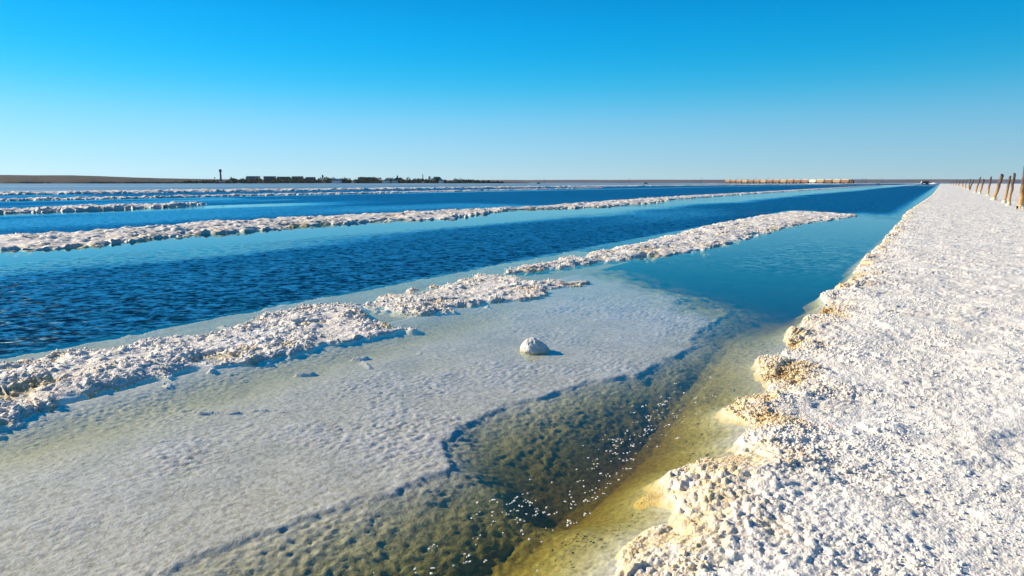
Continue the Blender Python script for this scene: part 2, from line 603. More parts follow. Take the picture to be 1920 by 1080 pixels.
# ------------------------------------------------------------------ lake bed
bank_y = np.array([p[1] for p in BANK])
bank_x = np.array([p[0] for p in BANK])


def bed_height(x, y):
    wob = 0.13 * fbm(x * 1.1 + 3, y * 1.1, 41, 3) + 0.05 * vnoise(x * 7, y * 7, 44)
    xe = np.interp(y, bank_y, bank_x)
    ks = [0, 1.3, 1.75, 2.35, 2.85, 3.06, 3.4, 4.0, 4.4, 5.15, 5.42, 6.7, 8.3, 10.3, 12]
    x_step = np.interp(y, ks, [-2.75, -2.72, -2.68, -2.52, -2.42, -2.62, -2.82, -2.76, -2.66, -2.33, -2.22, -2.15, -2.30, -2.28, -3.4]) + wob
    x_core = np.interp(y, [0, 2, 4.3, 5.7, 7.3, 11], [-1.66, -1.68, -1.66, -1.70, -1.84, -1.8])
    shelf = -0.019 - 0.007 * fbm(x * .8, y * .8, 51, 3)
    trough = 0.036 * np.exp(-((x + 4.95) / 0.45) ** 2) * sstep(8.5, 5.5, y)
    shelf = shelf - trough
    far = sstep(8.6, 13.4, y + 0.9 * (x + 3.3) + wob * 4)        # the shelf falls away into the far channel
    shelf = shelf * (1 - far) + far * (-0.50)
    f1 = sstep(0.0, 0.08, x - x_step)
    f2 = np.clip((x - x_step) / np.maximum(x_core - 0.05 - x_step, 0.15), 0, 1) ** 1.5
    A = np.interp(y, [4.2, 5.6, 7.5, 10], [0.31, 0.20, 0.15, 0.12])
    A = np.minimum(A, 0.33 * np.maximum(x_core - 0.05 - x_step, 0.15) + 0.02)
    z = shelf - f1 * (0.014 + 0.03 * wob) * (1 - far) - f2 * A * (1 - far) * (0.8 + 0.25 * vnoise(x * 1.2, y * 0.9, 61))
    # slope up to the bank
    u = np.clip((x - x_core - 0.05) / np.maximum(xe - x_core - 0.05, 0.1), 0, 1.4)
    slope_up = -0.05 - A + (A + 0.03) * np.clip(u, 0, 1) ** 0.65
    slope_up = slope_up * (1 - far) + far * (-0.03 - 0.50 * np.clip(1 - u, 0, 1))
    dz = slope_up - z
    kk = sstep(-0.75, -0.1, x - x_core)
    z = np.where(x > x_core - 0.75, 0.5 * (slope_up + z + np.sqrt(dz * dz + (0.12 * kk) ** 2)) - 0.04 * kk * np.exp(-(dz / 0.2) ** 2), z)
    # west of the ridge: narrow shelf, then deep brine
    west = sstep(-7.72, -7.95, x + wob * 0.8)
    z = np.where(x < -5.6, np.where(y < 41, -0.05 + 0.012 * fbm(x, y, 71, 2), -0.8), z)
    z = z * (1 - west) - 1.3 * west
    bar = np.exp(-((x + 14.3 + 0.6 * fbm(x * .2, y * .1, 81, 2)) / 0.9) ** 2) * sstep(34, 14, y)
    z = z + bar * 0.98 * (x < -9)
    return z


bx = np.concatenate([np.linspace(-9.2, -5.4, 110, endpoint=False), np.linspace(-5.4, -0.5, 400)])
by = steps(0.45, 14.5, lambda v: max(0.0135, 0.0046 * v))
X, Y = np.meshgrid(bx, by)
Z = bed_height(X, Y)
deep = np.clip((-Z - 0.07) / 0.25, 0, 1)
knob = (domes(X, Y, 0.058, 3) * 0.006 + domes(X, Y, 0.030, 4) * 0.0095) * (0.30 + 1.0 * sstep(-.35, .35, fbm(X * 1.3, Y * 1.3, 8, 4))) - 0.003
Z = Z + knob * (1 - 0.15 * deep) + 0.006 * fbm(X * 3, Y * 3, 6, 3) * (1 + 0.6 * deep)
# thin salt rims that break the surface on the shelf
for (ax, ay, bx_, by_, wd) in [(-4.28, 4.75, -3.98, 4.78, .014), (-4.52, 4.22, -4.30, 4.10, .012), (-4.70, 4.28, -4.60, 4.38, .012),
                               (-4.55, 2.55, -4.28, 2.72, .012), (-4.20, 2.80, -4.02, 2.92, .010), (-4.75, 3.6, -4.6, 3.72, .010)]:
    ex, ey = bx_ - ax, by_ - ay
    wx, wy = X - ax + 0.03 * vnoise(X * 9, Y * 9, 23), Y - ay + 0.03 * vnoise(X * 9, Y * 9, 24)
    h = np.clip((wx * ex + wy * ey) / (ex * ex + ey * ey), 0, 1)
    d = np.sqrt((wx - ex * h) ** 2 + (wy - ey * h) ** 2)
    Z = np.maximum(Z, np.where(d < wd * 3, -0.016 + 0.0135 * np.exp(-(d / wd) ** 2) * (0.45 + 0.8 * domes(X, Y, .03, 25)) - 0.03 * (1 - np.exp(-(d / wd / 1.6) ** 2)), -9))
stain = np.clip(deep * 0.55 + 0.25 * fbm(X * 2, Y * 2, 91, 3) * deep, 0, 1) * (X > -5.6)
stain = np.maximum(stain, np.clip((X + 1.75) / 0.35, 0, 1) * np.clip(1.0 - (X + 1.62) / 0.28, 0, 1) * 0.5 * sstep(8.5, 5.5, Y))
bed = mesh_obj('lake_bed', grid_mesh('lake_bed', X, Y, Z, {'stain': stain}), M_BED, smooth=True)
tag(bed, 'knobbly pale salt bed under the shallow brine', kind='structure')

# the deep floor of the other basins
fx = np.concatenate([[-400, -180, -120], np.arange(-112, -10, 3.0), np.arange(-10, 1.01, 0.5)])
fy = np.concatenate([[-300, -100, -30, -8], np.arange(-4, 60, 1.5), np.arange(60, 200, 12), np.arange(200, 1000, 60), [1000]])
X, Y = np.meshgrid(fx, fy)
Z = np.where(X < -8.5, -1.3, -0.75) - 0.1 * (Y < 15)
Z = np.where((X < -11) & (X > -18) & (Y < 60), bed_height(X, Y), Z)
inner = (X > -8.9) & (X < -0.6) & (Y > 0.9) & (Y < 14.0)
Z = np.where(inner, -1.6, Z)
fl = mesh_obj('lake_floor', grid_mesh('lake_floor', X, Y, Z - 0.03, {'stain': np.full(X.shape, 0.6)}), M_BED, smooth=True)
tag(fl, 'deeper lake floor of the far basins', kind='structure')

# ------------------------------------------------------------------ brine
wx_ = np.unique(np.concatenate([[-400, -200], np.arange(-120, -26, 1.2), np.arange(-26, -8, 0.3), np.arange(-8, 1.2, 0.15)]))
wy_ = np.concatenate([[-300, -60, -10], steps(-5, 965, lambda v: max(0.25, 0.02 * abs(v)))])
X, Y = np.meshgrid(wx_, wy_)
edge = 0.9 * fbm(X * .35, Y * .12, 101, 3)
calm_c = sstep(-13.2, -16.6, X + 2.2 * edge) * sstep(-25, -24, X)          # sheltered band along the second dike
streak = sstep(0.25, 0.6, fbm(X * 0.25 + 5, Y * 0.035, 111, 3)) * sstep(-12, -15, X) * sstep(20, 40, Y)
rip = np.where(X < -7.6, 1.0 - 0.985 * calm_c - 0.8 * streak, 0.0)
shelf_r = sstep(-7.9, -7.2, X)
rip = rip * (1 - shelf_r) + shelf_r * 0.10
far_r = sstep(33.5, 40.5, Y + 5.0 * edge + 1.2 * (X + 3))
near = 0.022 + 0.95 * far_r
mid = sstep(11, 14.5, Y) * sstep(30, 17, Y) * 0.16 * (0.6 + 0.6 * vnoise(X * .7, Y * .12, 120))
near = np.maximum(near, mid)
near = near * np.where(Y > 36, 1 - 0.8 * sstep(-2.6, -1.5, X), 1)
rip = np.where(X > -5.9, near, rip)
gust = 0.62 + 0.38 * sstep(-0.45, 0.25, fbm(X * .16 + 2, Y * .05, 131, 4))
rip = np.where(X < -7.9, rip * gust, rip)
rip = np.where((X <= -5.9) & (Y > 42), np.maximum(rip, 0.95 - 0.8 * calm_c), rip)
calm_d = sstep(-38.5, -41.5, X + 1.2 * edge) * sstep(-46, -44.5, X) * sstep(40, 30, Y)
rip = rip * (1 - 0.9 * calm_d)
calm_f = sstep(-68, -71, X) * sstep(-74, -73, X)
rip = np.clip(rip * (1 - 0.7 * calm_f), 0.012, 1.0)
r_, c_ = X.shape
idx = np.arange(r_ * c_).reshape(r_, c_)
top = np.stack([idx[:-1, :-1], idx[:-1, 1:], idx[1:, 1:], idx[1:, :-1]], -1).reshape(-1, 4)
V = np.stack([X, Y, np.zeros_like(X)], -1).reshape(-1, 3)
ring = np.concatenate([idx[0, :], idx[1:, -1], idx[-1, -2::-1], idx[-2:0:-1, 0]])
base = len(V)
Vb = V[ring].copy()
Vb[:, 2] = -4.0
V = np.vstack([V, Vb])
k = len(ring)
i0 = np.arange(k)
side = np.stack([ring[i0], base + i0, base + (i0 + 1) % k, ring[(i0 + 1) % k]], -1)
me = bpy.data.meshes.new('brine')
faces = [tuple(f) for f in np.vstack([top, side]).tolist()] + [tuple(base + i0[::-1])]
me.from_pydata(V.tolist(), [], faces)
a = me.attributes.new('ripple', 'FLOAT', 'POINT')
a.data.foreach_set('value', np.concatenate([rip.ravel(), np.full(k, 0.5)]).astype(np.float32))
me.update()
water = mesh_obj('brine_water', me, M_BRINE)
tag(water, 'blue and olive brine between the salt dikes', kind='structure')


# ------------------------------------------------------------------ salt crust height
def crust(x, y, d, amp, seed, knob=1.0, fine=1.0, rise=0.10):
    """height of a salt crust d metres inside its shoreline"""
    dp = np.maximum(d, 0)
    we = np.exp(-(dp / 0.42) ** 2)
    z = np.where(d < 0, d * 0.75, amp * (1 - np.exp(-dp / rise)))
    inside = sstep(-0.09, 0.0, d)
    patch = np.clip(0.5 + 0.9 * fbm(x * 1.7, y * 1.7, seed + 1, 3), 0.05, 1.2)
    clump = sstep(-0.25, 0.45, fbm(x * 4.1, y * 4.1, seed + 11, 3))
    big = domes(x + .03 * vnoise(x * 14, y * 14, seed), y, 0.16, seed + 2)
    mid_ = domes(x, y + .012 * vnoise(x * 30, y * 30, seed), 0.060, seed + 3)
    sml = domes(x, y, 0.027, seed + 4)
    lay = fbm(x * 2.1 + 31, y * 2.1, seed + 15, 4)
    z = z + inside * 0.014 * (sstep(0.0, 0.05, lay) + sstep(0.22, 0.26, lay) - sstep(-0.24, -0.28, lay)) * (0.4 + 0.9 * we)   # broken crust layers
    z = z + inside * knob * ((0.004 + we * 0.016) * big * (0.3 + clump) + (0.010 + 0.014 * we) * mid_ * (0.10 + clump * patch * 1.5)
                             + 0.0125 * fine * sml * (0.15 + 1.15 * patch + 0.5 * we))
    z = z + inside * knob * (0.022 * fbm(x * 1.3, y * 1.3, seed + 6, 4) + 0.010 * fbm(x * 9, y * 9, seed + 8, 3))
    pit = sstep(0.22, 0.50, fbm(x * 2.3 + 9, y * 2.3, seed + 7, 3)) * we
    z = z - inside * pit * 0.035 * knob
    return z, we, pit


# ------------------------------------------------------------------ salt bank on the right
rows = steps(0.7, 965, lambda v: max(0.0078, 0.0031 * v if v < 20 else 0.0045 * v))
v = np.linspace(0, 1, 290)
v = 0.6 * v + 0.4 * v * v
xl = np.interp(rows, bank_y, bank_x) - 0.32
xr = 0.50 + 0.125 * rows
X = xl[:, None] + (xr - xl)[:, None] * v[None, :]
outer = np.array([.03, .07, .12, .2, .3, .45, .65, .9, 1.2, 1.7, 2.4, 3.4, 5, 7, 10, 14, 20, 30, 45, 70])
X = np.hstack([X, xr[:, None] + outer[None, :] * (1 + 0.02 * rows[:, None])])
Y = np.repeat(rows[:, None], X.shape[1], 1)
wxn = 0.06 * vnoise(X * 4, Y * 4, 1) + 0.03 * vnoise(X * 11, Y * 11, 2)
wyn = 0.06 * vnoise(X * 4, Y * 4, 3)
d = sdf(X + wxn, Y + wyn, BANK_POLY)
Z, we, pit = crust(X, Y, d, 0.060, 200, knob=1.15, rise=0.25)
inn = sstep(0.25, 0.8, d)
Z += inn * (0.018 * fbm(X * 0.5, Y * 0.5, 231, 3) + 0.020 * sstep(0.05, 0.14, fbm(X * 0.9 + 4, Y * 2.0, 233, 5)))
wide = sstep(0.75, 0.05, d) * sstep(4.2, 2.2, Y)
st = np.clip(we * (0.36 + 0.5 * fbm(X * 2.6, Y * 2.6, 240, 4)) + wide * (0.26 + 0.3 * fbm(X * 3.1, Y * 3.1, 247, 3)) + pit * 0.45 + 0.10 * fbm(X * .7, Y * 1.4, 243, 4), 0, 1)
st = st * sstep(-0.3, 0.02, d) + 0.25 * (1 - sstep(-0.3, 0.02, d))
bank = mesh_obj('salt_bank', grid_mesh('salt_bank', X, Y, Z, {'stain': st}, keep=d > -0.28), M_SALT, smooth=True)
tag(bank, 'broad white salt crust bank along the right of the channel', kind='structure')


rng = np.random.default_rng(3)
ICO_V = None


def crumbs(parent, X, Y, Z, st, w, n, r0, r1, mat, seed):
    """loose angular salt crystals lying on a crust: many small blocks joined in one part"""
    global ICO_V, ICO_F
    if ICO_V is None:
        b_ = bmesh.new()
        bmesh.ops.create_icosphere(b_, subdivisions=1, radius=1.0)
        ICO_V = np.array([v_.co[:] for v_ in b_.verts])
        ICO_F = np.array([[v_.index for v_ in f.verts] for f in b_.faces])
        b_.free()
    w = w.ravel() / w.sum()
    pick = rng.choice(w.size, n, p=w)
    rad = r0 + (r1 - r0) * rng.random(n) ** 2.2
    P = np.stack([X.ravel()[pick], Y.ravel()[pick], Z.ravel()[pick]], -1)
    P[:, :2] += rng.normal(0, 0.006, (n, 2))
    P[:, 2] += rad * 0.25
    sc = rad[:, None] * rng.uniform(0.65, 1.25, (n, 3))
    a = rng.uniform(0, 6.283, n)
    jit = 1 + rng.uniform(-.28, .28, (n, len(ICO_V), 1))
    L = ICO_V[None] * jit * sc[:, None, :]
    ca, sa = np.cos(a)[:, None], np.sin(a)[:, None]
    V = np.stack([L[..., 0] * ca - L[..., 1] * sa, L[..., 0] * sa + L[..., 1] * ca, L[..., 2]], -1) + P[:, None, :]
    F = (ICO_F[None] + (np.arange(n) * len(ICO_V))[:, None, None]).reshape(-1, 3)
    stv = np.clip(st.ravel()[pick] + rng.normal(0, .12, n), 0, 1)
    o = mesh_obj('salt_crystals', from_arrays('salt_crystals', V.reshape(-1, 3), F, {'stain': np.repeat(stv, len(ICO_V))}), mat, parent)
    o['kind'] = 'stuff'
    return o


wgt = (d > -0.03) * (Y < 11) * (Y > 1.6) * (0.12 + 1.0 * np.exp(-(np.maximum(d, 0) / .35) ** 2)) * sstep(-.3, .3, fbm(X * 2.0, Y * 2.0, 260, 3)) * np.maximum(Y, 2) ** .7
crumbs(bank, X, Y, Z, st, wgt, 15000, .0035, .0135, M_SALT, 1)

# ------------------------------------------------------------------ salt ridges (dikes)
def ridge(name, poly, ystep, cols, amp, seed, label, grain=1.0, warp=0.22, mat=None, cat='salt ridge', rise=0.28, stain=0.20, margin=0.3, loose=0):
    P = np.array(poly)
    ys = steps(P[:, 1].min() - margin, P[:, 1].max() + margin, ystep)
    # span of the outline in every row
    lo, hi = np.full(len(ys), 1e9), np.full(len(ys), -1e9)
    for i in range(len(P)):
        a, b = P[i], P[(i + 1) % len(P)]
        y0, y1 = min(a[1], b[1]) - margin, max(a[1], b[1]) + margin
        mk = (ys >= y0) & (ys <= y1)
        if abs(b[1] - a[1]) < 1e-6:
            xs0, xs1 = min(a[0], b[0]), max(a[0], b[0])
            lo[mk] = np.minimum(lo[mk], xs0)
            hi[mk] = np.maximum(hi[mk], xs1)
        else:
            xx = a[0] + (b[0] - a[0]) * np.clip((ys[mk] - a[1]) / (b[1] - a[1]), 0, 1)
            lo[mk] = np.minimum(lo[mk], xx)
            hi[mk] = np.maximum(hi[mk], xx)
    lo -= margin
    hi += margin
    vv = np.linspace(0, 1, cols)
    X = lo[:, None] + (hi - lo)[:, None] * vv[None, :]
    Y = np.repeat(ys[:, None], cols, 1)
    d = sdf(X + warp * vnoise(X * 3.2, Y * 3.2, seed) + warp * .5 * vnoise(X * 9, Y * 9, seed + 1), Y + warp * vnoise(X * 3.2, Y * 3.2, seed + 2), poly)
    dp = np.maximum(d, 0)
    we = np.exp(-(dp / 0.42) ** 2)
    ins = sstep(-0.05, 0.08, d)
    cl = sstep(-0.35, 0.35, fbm(X * 3.3 / grain, Y * 3.3 / grain, seed + 11, 3))
    Z = np.where(d < 0, d * 0.6, amp * (1 - np.exp(-dp / rise)))
    Z = Z + ins * grain * (0.027 * domes(X + .02 * vnoise(X * 20, Y * 20, seed), Y, 0.100 * grain, seed + 12) * cl + 0.026 * domes(X, Y, 0.058 * grain, seed + 13) * (0.3 + 0.7 * cl)
                           + 0.014 * domes(X, Y, 0.031 * grain, seed + 14))
    pit = sstep(0.18, 0.42, fbm(X * 2.6 + 9, Y * 2.6, seed + 17, 3))
    Z = Z - ins * pit * 0.03 * grain
    Z += sstep(0, 0.3, d) * amp * (1.1 * fbm(X * 1.1, Y * .8, seed + 30, 4) + 0.5 * fbm(X * 3.7, Y * 3.1, seed + 33, 3))
    st = np.clip(stain * (0.7 + 1.1 * fbm(X * 1.6, Y * 1.1, seed + 31, 4)) + pit * 0.3 + we * 0.08, 0, 1)
    o = mesh_obj(name, grid_mesh(name, X, Y, Z, {'stain': st}, keep=d > -0.25), mat or M_RIDGE, smooth=True)
    tag(o, label, cat, 'salt dikes between the brine basins')
    if loose:
        crumbs(o, X, Y, Z, st, (d > -0.05) * (0.3 + np.exp(-(dp / .25) ** 2)) * (0.15 + cl), loose, .005, .022, mat or M_RIDGE, seed)
    return o


ridge('salt_ridge', ISLE1, lambda v: 0.0165, 200, 0.035, 300, 'nearest rugged white and ochre salt ridge reaching in from the left edge', loose=3200)
ridge('salt_ridge', ISLE2, lambda v: 0.020, 140, 0.035, 340, 'short crusted salt islet with a pointed right tip, behind the lone salt lump', loose=1500)
ridge('salt_ridge', ISLE3, lambda v: max(0.026, 0.0028 * v), 150, 0.05, 380, 'long tapering salt ridge ending in a blunt tongue in mid channel', loose=2500)
ridge('salt_ridge', DIKE_C, lambda v: max(0.05, 0.0032 * math.hypot(v, 14)), 105, 0.08, 420,
      'very long salt dike crossing the picture behind the rippled lagoon', grain=2.3, warp=0.4, rise=0.7, stain=0.25, margin=0.5)
ridge('salt_ridge', DIKE_D, lambda v: 0.09, 70, 0.12, 460, 'short low salt dike at the left edge with open brine past its end', grain=3.0, warp=0.6, rise=0.5, stain=0.18, margin=0.6)
ridge('salt_ridge', DIKE_F, lambda v: max(0.12, 0.004 * v), 50, 0.12, 500, 'thin distant salt dike, last one before the far salt shore', grain=3.6, warp=0.7, rise=0.5, stain=0.16, margin=0.8)
# crusted rim of the far shore
rim = [(x, y) for x, y in SHORE_G[1:]] + [(x - 7, y + 6) for x, y in SHORE_G[:0:-1]]
rim = [(-103, 5)] + rim + [(-110, 5)]
ridge('salt_ridge', rim, lambda v: max(0.25, 0.0055 * v), 46, 0.22, 540, 'bright crusted rim along the far shore of the lake', grain=4.5, warp=0.9, rise=0.6, stain=0.12, margin=1.0)

# ------------------------------------------------------------------ plains and hills
pl = SHORE_G + [(0.35, 958), (0.35, -300), (3000, -300), (9000, 9000), (-9000, 9000), (-9000, -300)]
me = bpy.data.meshes.new('salt_plain')
me.from_pydata([(x, y, 0.015) for x, y in pl], [], [tuple(range(len(pl)))])
bm = bmesh.new()
bm.from_mesh(me)
bmesh.ops.triangulate(bm, faces=bm.faces)
bm.to_mesh(me)
bm.free()
tag(mesh_obj('salt_plain', me, M_PLAIN), 'flat pale salt plain around the lake', kind='structure')

CAMF = np.array([-math.sin(R(33.5)), math.cos(R(33.5))])     # bearing towards the town
CAMR = np.array([math.cos(R(33.5)), math.sin(R(33.5))])


def land(name, us, prof, depth0, mat, label, seed, nz, back=None):
    """a low rise: us = lateral positions, prof = crest heights, rising from depth0 away from the lake"""
    U = np.linspace(us[0], us[-1], 240)
    Hh = np.interp(U, us, prof)
    ds = np.array([0, 4, 10, 40, 120, 260, 420, 600, 900, 1600, 3000])
    f = np.array([-0.02, .10, .17, .30, .52, .78, .94, 1.0, .98, .9, .5])
    d0 = np.interp(U, [-1000, -860, -700], [0, 80, 420]) if back else U * 0
    DD = ds[None, :] + depth0 + d0[:, None] + 25 * vnoise(U * .012, U * 0, seed)[:, None] + 10 * vnoise(U * .05, U * 0, seed + 3)[:, None]
    Ub = np.repeat(U[:, None], len(ds), 1)
    sc = DD / (depth0 + 500.0)
    X = CAMR[0] * Ub * sc + CAMF[0] * DD
    Y = CAMR[1] * Ub * sc + CAMF[1] * DD
    Z = Hh[:, None] * f[None, :] * (1 + nz * vnoise(Ub * .01, DD * .01, seed + 5)) + 0.15 * vnoise(Ub * .06, DD * .05, seed + 7) + 0.02
    o = mesh_obj(name, grid_mesh(name, X, Y, Z), mat, smooth=True)
    tag(o, label, kind='structure')
    return o


land('hills', [-2600, -1924, -1431, -1184, -1024, -938, -876, -777, -629, -321, -37, 40],
     [21, 21, 19, 18.2, 18.6, 16, 14, 12.2, 10.5, 7.5, 4.0, 2.0], 1010, M_STEPPE, 'low brown steppe rise behind the town on the left', 600, 0.04, True)
land('far_hills', [-3500, -1500, -400, 200, 700, 1500, 2400, 4200], [14, 15, 17, 17, 18, 20, 21, 21], 3600, M_FARHILL, 'hazy low land along the right horizon', 640, 0.05)


def at(u, dpt, z=0.0):
    """u metres to the right of the view axis, dpt metres out"""
    p = CAMR * u + CAMF * dpt
    return Vector((p[0], p[1], z))


# ------------------------------------------------------------------ foliage far away
def leaf_cloud(verts, faces, c, rx, rz, n, rnd, size):
    for _ in range(n):
        th, ph = rnd.uniform(0, 2 * math.pi), math.acos(rnd.uniform(-1, 1))
        rr = rnd.uniform(0.45, 1.0) ** 0.5 * rnd.uniform(.8, 1.12)
        p = Vector((c[0] + rx * rr * math.sin(ph) * math.cos(th), c[1] + rx * rr * math.sin(ph) * math.sin(th), c[2] + rz * rr * math.cos(ph)))
        s = size * rnd.uniform(.6, 1.3)
        e1 = Vector((rnd.gauss(0, 1), rnd.gauss(0, 1), rnd.gauss(0, 1))).normalized()
        e2 = e1.orthogonal().normalized()
        k = len(verts)
        verts += [p + e1 * s, p - e1 * s * .6 + e2 * s * .8, p - e1 * s * .6 - e2 * s * .8]
        faces.append((k, k + 1, k + 2))


rnd = random.Random(11)
verts, faces = [], []
for i in range(230):
    u = -655 + 640 * (i + rnd.random()) / 230
    dens = 1.0
    hgt = np.interp(u, [-655, -560, -520, -400, -250, -120, -60, -15], [3.5, 6.5, 9.2, 9.8, 9.4, 8.4, 5.4, 2.8]) * rnd.choice((rnd.uniform(.45, .9), rnd.uniform(.8, 1.3)))
    p = at(u, 1255 + rnd.uniform(-25, 40), 0.0)
    leaf_cloud(verts, faces, (p.x, p.y, p.z + hgt * .5), hgt * .55, hgt * .52, 150, rnd, 1.0)
me = bpy.data.meshes.new('tree_belt')
me.from_pydata([tuple(v_) for v_ in verts], [], faces)
tag(mesh_obj('tree_belt', me, M_LEAF), 'dark green belt of far trees in front of the town', 'trees', kind='stuff')

verts, faces = [], []
for i in range(260):
    u = -1150 + 780 * rnd.random()
    p = at(u, 1012 + rnd.uniform(0, 26), 0.4)
    hgt = rnd.uniform(.7, 1.9)
    leaf_cloud(verts, faces, (p.x, p.y, p.z + hgt * .4), hgt * 2.2, hgt * .6, 50, rnd, 0.7)
me = bpy.data.meshes.new('shore_scrub')
me.from_pydata([tuple(v_) for v_ in verts], [], faces)
tag(mesh_obj('shore_scrub', me, M_SCRUB), 'dark low scrub along the foot of the brown rise', 'scrub', kind='stuff')


def far_tree(u, dpt, z0, h, label):
    root = empty('tree', at(u, dpt, z0))
    MB().cyl((0, 0, h * .25), .22, .12, h * .5, 7).build('trunk', M_BARK, root)
    vs_, fs_ = [], []
    for q in range(5):
        leaf_cloud(vs_, fs_, (rnd.uniform(-.22, .22) * h, rnd.uniform(-.22, .22) * h, h * rnd.uniform(.45, .8)), h * .27, h * .24, 60, rnd, h * .07)
    me = bpy.data.meshes.new('crown')
    me.from_pydata([tuple(v_) for v_ in vs_], [], fs_)
    mesh_obj('crown', me, M_LEAF, root)
    tag(root, label, 'tree', 'single trees on the far skyline')


for (u, z0, h, lab) in [(-641, 9.2, 4.0, 'small dark tree on the brown rise, leftmost of three left of the tall tower'),
                        (-606, 9.0, 4.5, 'round dark tree on the brown rise, middle of three left of the tall tower'),
                        (-573, 8.6, 4.6, 'broad dark tree on the brown rise, nearest to the left of the tall tower'),
                        (-222, 1.0, 11.5, 'tall dark tree beside the slim turret above the pale roofs'),
                        (-186, 1.0, 10.0, 'pointed dark tree between the turret and the slim grey chimney'),
                        (-178, 1.0, 9.5, 'narrow dark tree just left of the slim grey chimney'),
                        (-95, 1.0, 6.5, 'low dark tree just right of the white silo and hall')]:
    far_tree(u, 1290 if z0 < 5 else 1400, z0, h, lab)


# ------------------------------------------------------------------ the far town
def face_cam(o):
    o.rotation_euler = (0, 0, R(33.5))


def block(u, width, h, label, wall, side=True, depth=12.0):
    root = empty('apartment_block', at(u, 1300, 0.0))
    face_cam(root)
    MB().box((0, depth / 2, h / 2), (width, depth, h)).build('wall', wall, root)
    MB().box((0, depth / 2, h + .25), (width + .5, depth + .5, .5)).build('roof', M_ROOF, root)
    if side:
        MB().box((-width / 2 - .06, depth / 2, h / 2), (.1, depth, h)).build('end_wall', M_WHITEW, root)
    nst = max(2, int(h / 2.9))
    nw = int(width / 2.6)
    wm = None
    for fl_ in range(nst):
        for q in range(nw):
            x = -width / 2 + (q + .5) * width / nw
            z = 1.5 + fl_ * (h - 1.0) / nst
            if wm is None:
                o = MB().box((0, 0, 0), (1.3, .08, 1.4)).build('window', M_GLASS, root)
                wm = o.data
            else:
                o = mesh_obj('window', wm, None, root)
            o.location = (x, -.03, z)
    tag(root, label, 'apartment block', 'far apartment blocks of the town')


block(-520, 23.5, 13.6, 'grey far apartment block with pale ends, leftmost in the town', M_CONC)
block(-487, 21.0, 13.4, 'blue grey far apartment block, second from the tall tower', M_DARKCONC)
block(-459, 23.0, 12.6, 'dark far apartment block, third from the tall tower', M_DARKCONC)
block(-431, 19.5, 13.3, 'dark green grey far apartment block, fourth from the tall tower', M_DARKCONC, side=False)
block(-405, 16.0, 11.8, 'narrow dark far apartment block, fifth from the tall tower', M_DARKCONC)
block(-292, 33.0, 11.6, 'widest far apartment block, standing apart right of the small dark tower', M_DARKCONC, side=False)

t = empty('water_tower', at(-583, 1300, 0))
MB().cyl((0, 0, 11), 1.9, 1.55, 22, 16).build('shaft', M_BRICK, t)
MB().cyl((0, 0, 22.6), 1.55, 2.5, 1.4, 16).build('collar', M_BRICK, t)
MB().cyl((0, 0, 25.0), 2.6, 2.6, 3.6, 16).build('tank', M_BRICK, t)
MB().cyl((0, 0, 27.2), 2.7, 1.4, 0.8, 16).build('roof', M_STEEL, t)
for a_ in range(4):
    w_ = MB().box((0, 0, 0), (.7, .12, .9)).build('window', M_GLASS, t)
    w_.location = (0, -1.86 + .04 * a_, 4 + 4.6 * a_)
face_cam(t)
tag(t, 'tall dark cylindrical water tower with a wider head, left on the skyline', 'water tower')

t = empty('tank_tower', at(-379, 1300, 0))
for sx in (-1, 1):
    for sy in (-1, 1):
        MB().cyl((sx * 1.1, sy * 1.1, 5.2), .18, .18, 10.4, 6).build('leg', M_STEEL, t)
MB().box((0, 0, 5.5), (2.3, 2.3, .2)).build('brace', M_STEEL, t)
MB().cyl((0, 0, 13.2), 1.6, 1.6, 5.4, 14).build('tank', M_BRICK, t)
MB().cyl((0, 0, 16.2), 1.7, .3, .8, 14).build('cap', M_STEEL, t)
tag(t, 'small dark tank tower on legs above the middle trees', 'water tower')

t = empty('turret_house', at(-230, 1300, 0))
face_cam(t)
MB().box((0, 4, 4.2), (15, 8, 8.4)).build('wall', M_BRICK, t)
MB().prism([(-8, 8.4), (8, 8.4), (0, 11.6)], -.5, 8.5).build('roof', M_BRICK, t)
MB().box((0, 3, 12.6), (2.4, 2.4, 3.0)).build('turret', M_STEEL, t)
MB().cyl((0, 3, 14.9), 1.9, .1, 1.6, 8).build('turret_roof', M_STEEL, t)
for q in (-5, -2, 2, 5):
    MB().box((q, -.03, 4), (1.2, .1, 1.8)).build('window', M_GLASS, t)
tag(t, 'dark far house with a pointed turret on its roof', 'house')

t = empty('chimney_stack', at(-180, 1310, 0))
MB().cyl((0, 0, 8.6), 1.15, .85, 17.2, 14).build('shaft', M_CONC, t)
MB().cyl((0, 0, 17.4), 1.0, 1.0, .5, 14).build('rim', M_STEEL, t)
tag(t, 'slim grey chimney stack left of the white silo', 'chimney')

t = empty('silo', at(-166, 1300, 0))
MB().cyl((0, 0, 6.6), 3.1, 3.1, 13.2, 18).build('barrel', M_WHITEW, t)
MB().cyl((0, 0, 13.8), 3.2, .6, 1.3, 18).build('roof', M_WHITEW, t)
tag(t, 'bright white silo against the end of a blue grey hall', 'silo')

t = empty('hall', at(-150, 1300, 0))
face_cam(t)
MB().box((0, 6, 5.4), (13, 12, 10.8)).build('wall', M_DARKCONC, t)
MB().prism([(-6.8, 10.8), (6.8, 10.8), (3.5, 12.9), (-6.8, 12.9)], -.4, 12.4).build('roof', M_CONC, t)
MB().box((7.6, 5, 4.6), (2.0, 8, 9.2)).build('annex', M_WHITEW, t)
for q in range(4):
    MB().box((-4.5 + q * 3, -.03, 7), (1.6, .1, 2.2)).build('window', M_GLASS, t)
tag(t, 'blue grey industrial hall beside the white silo', 'hall')


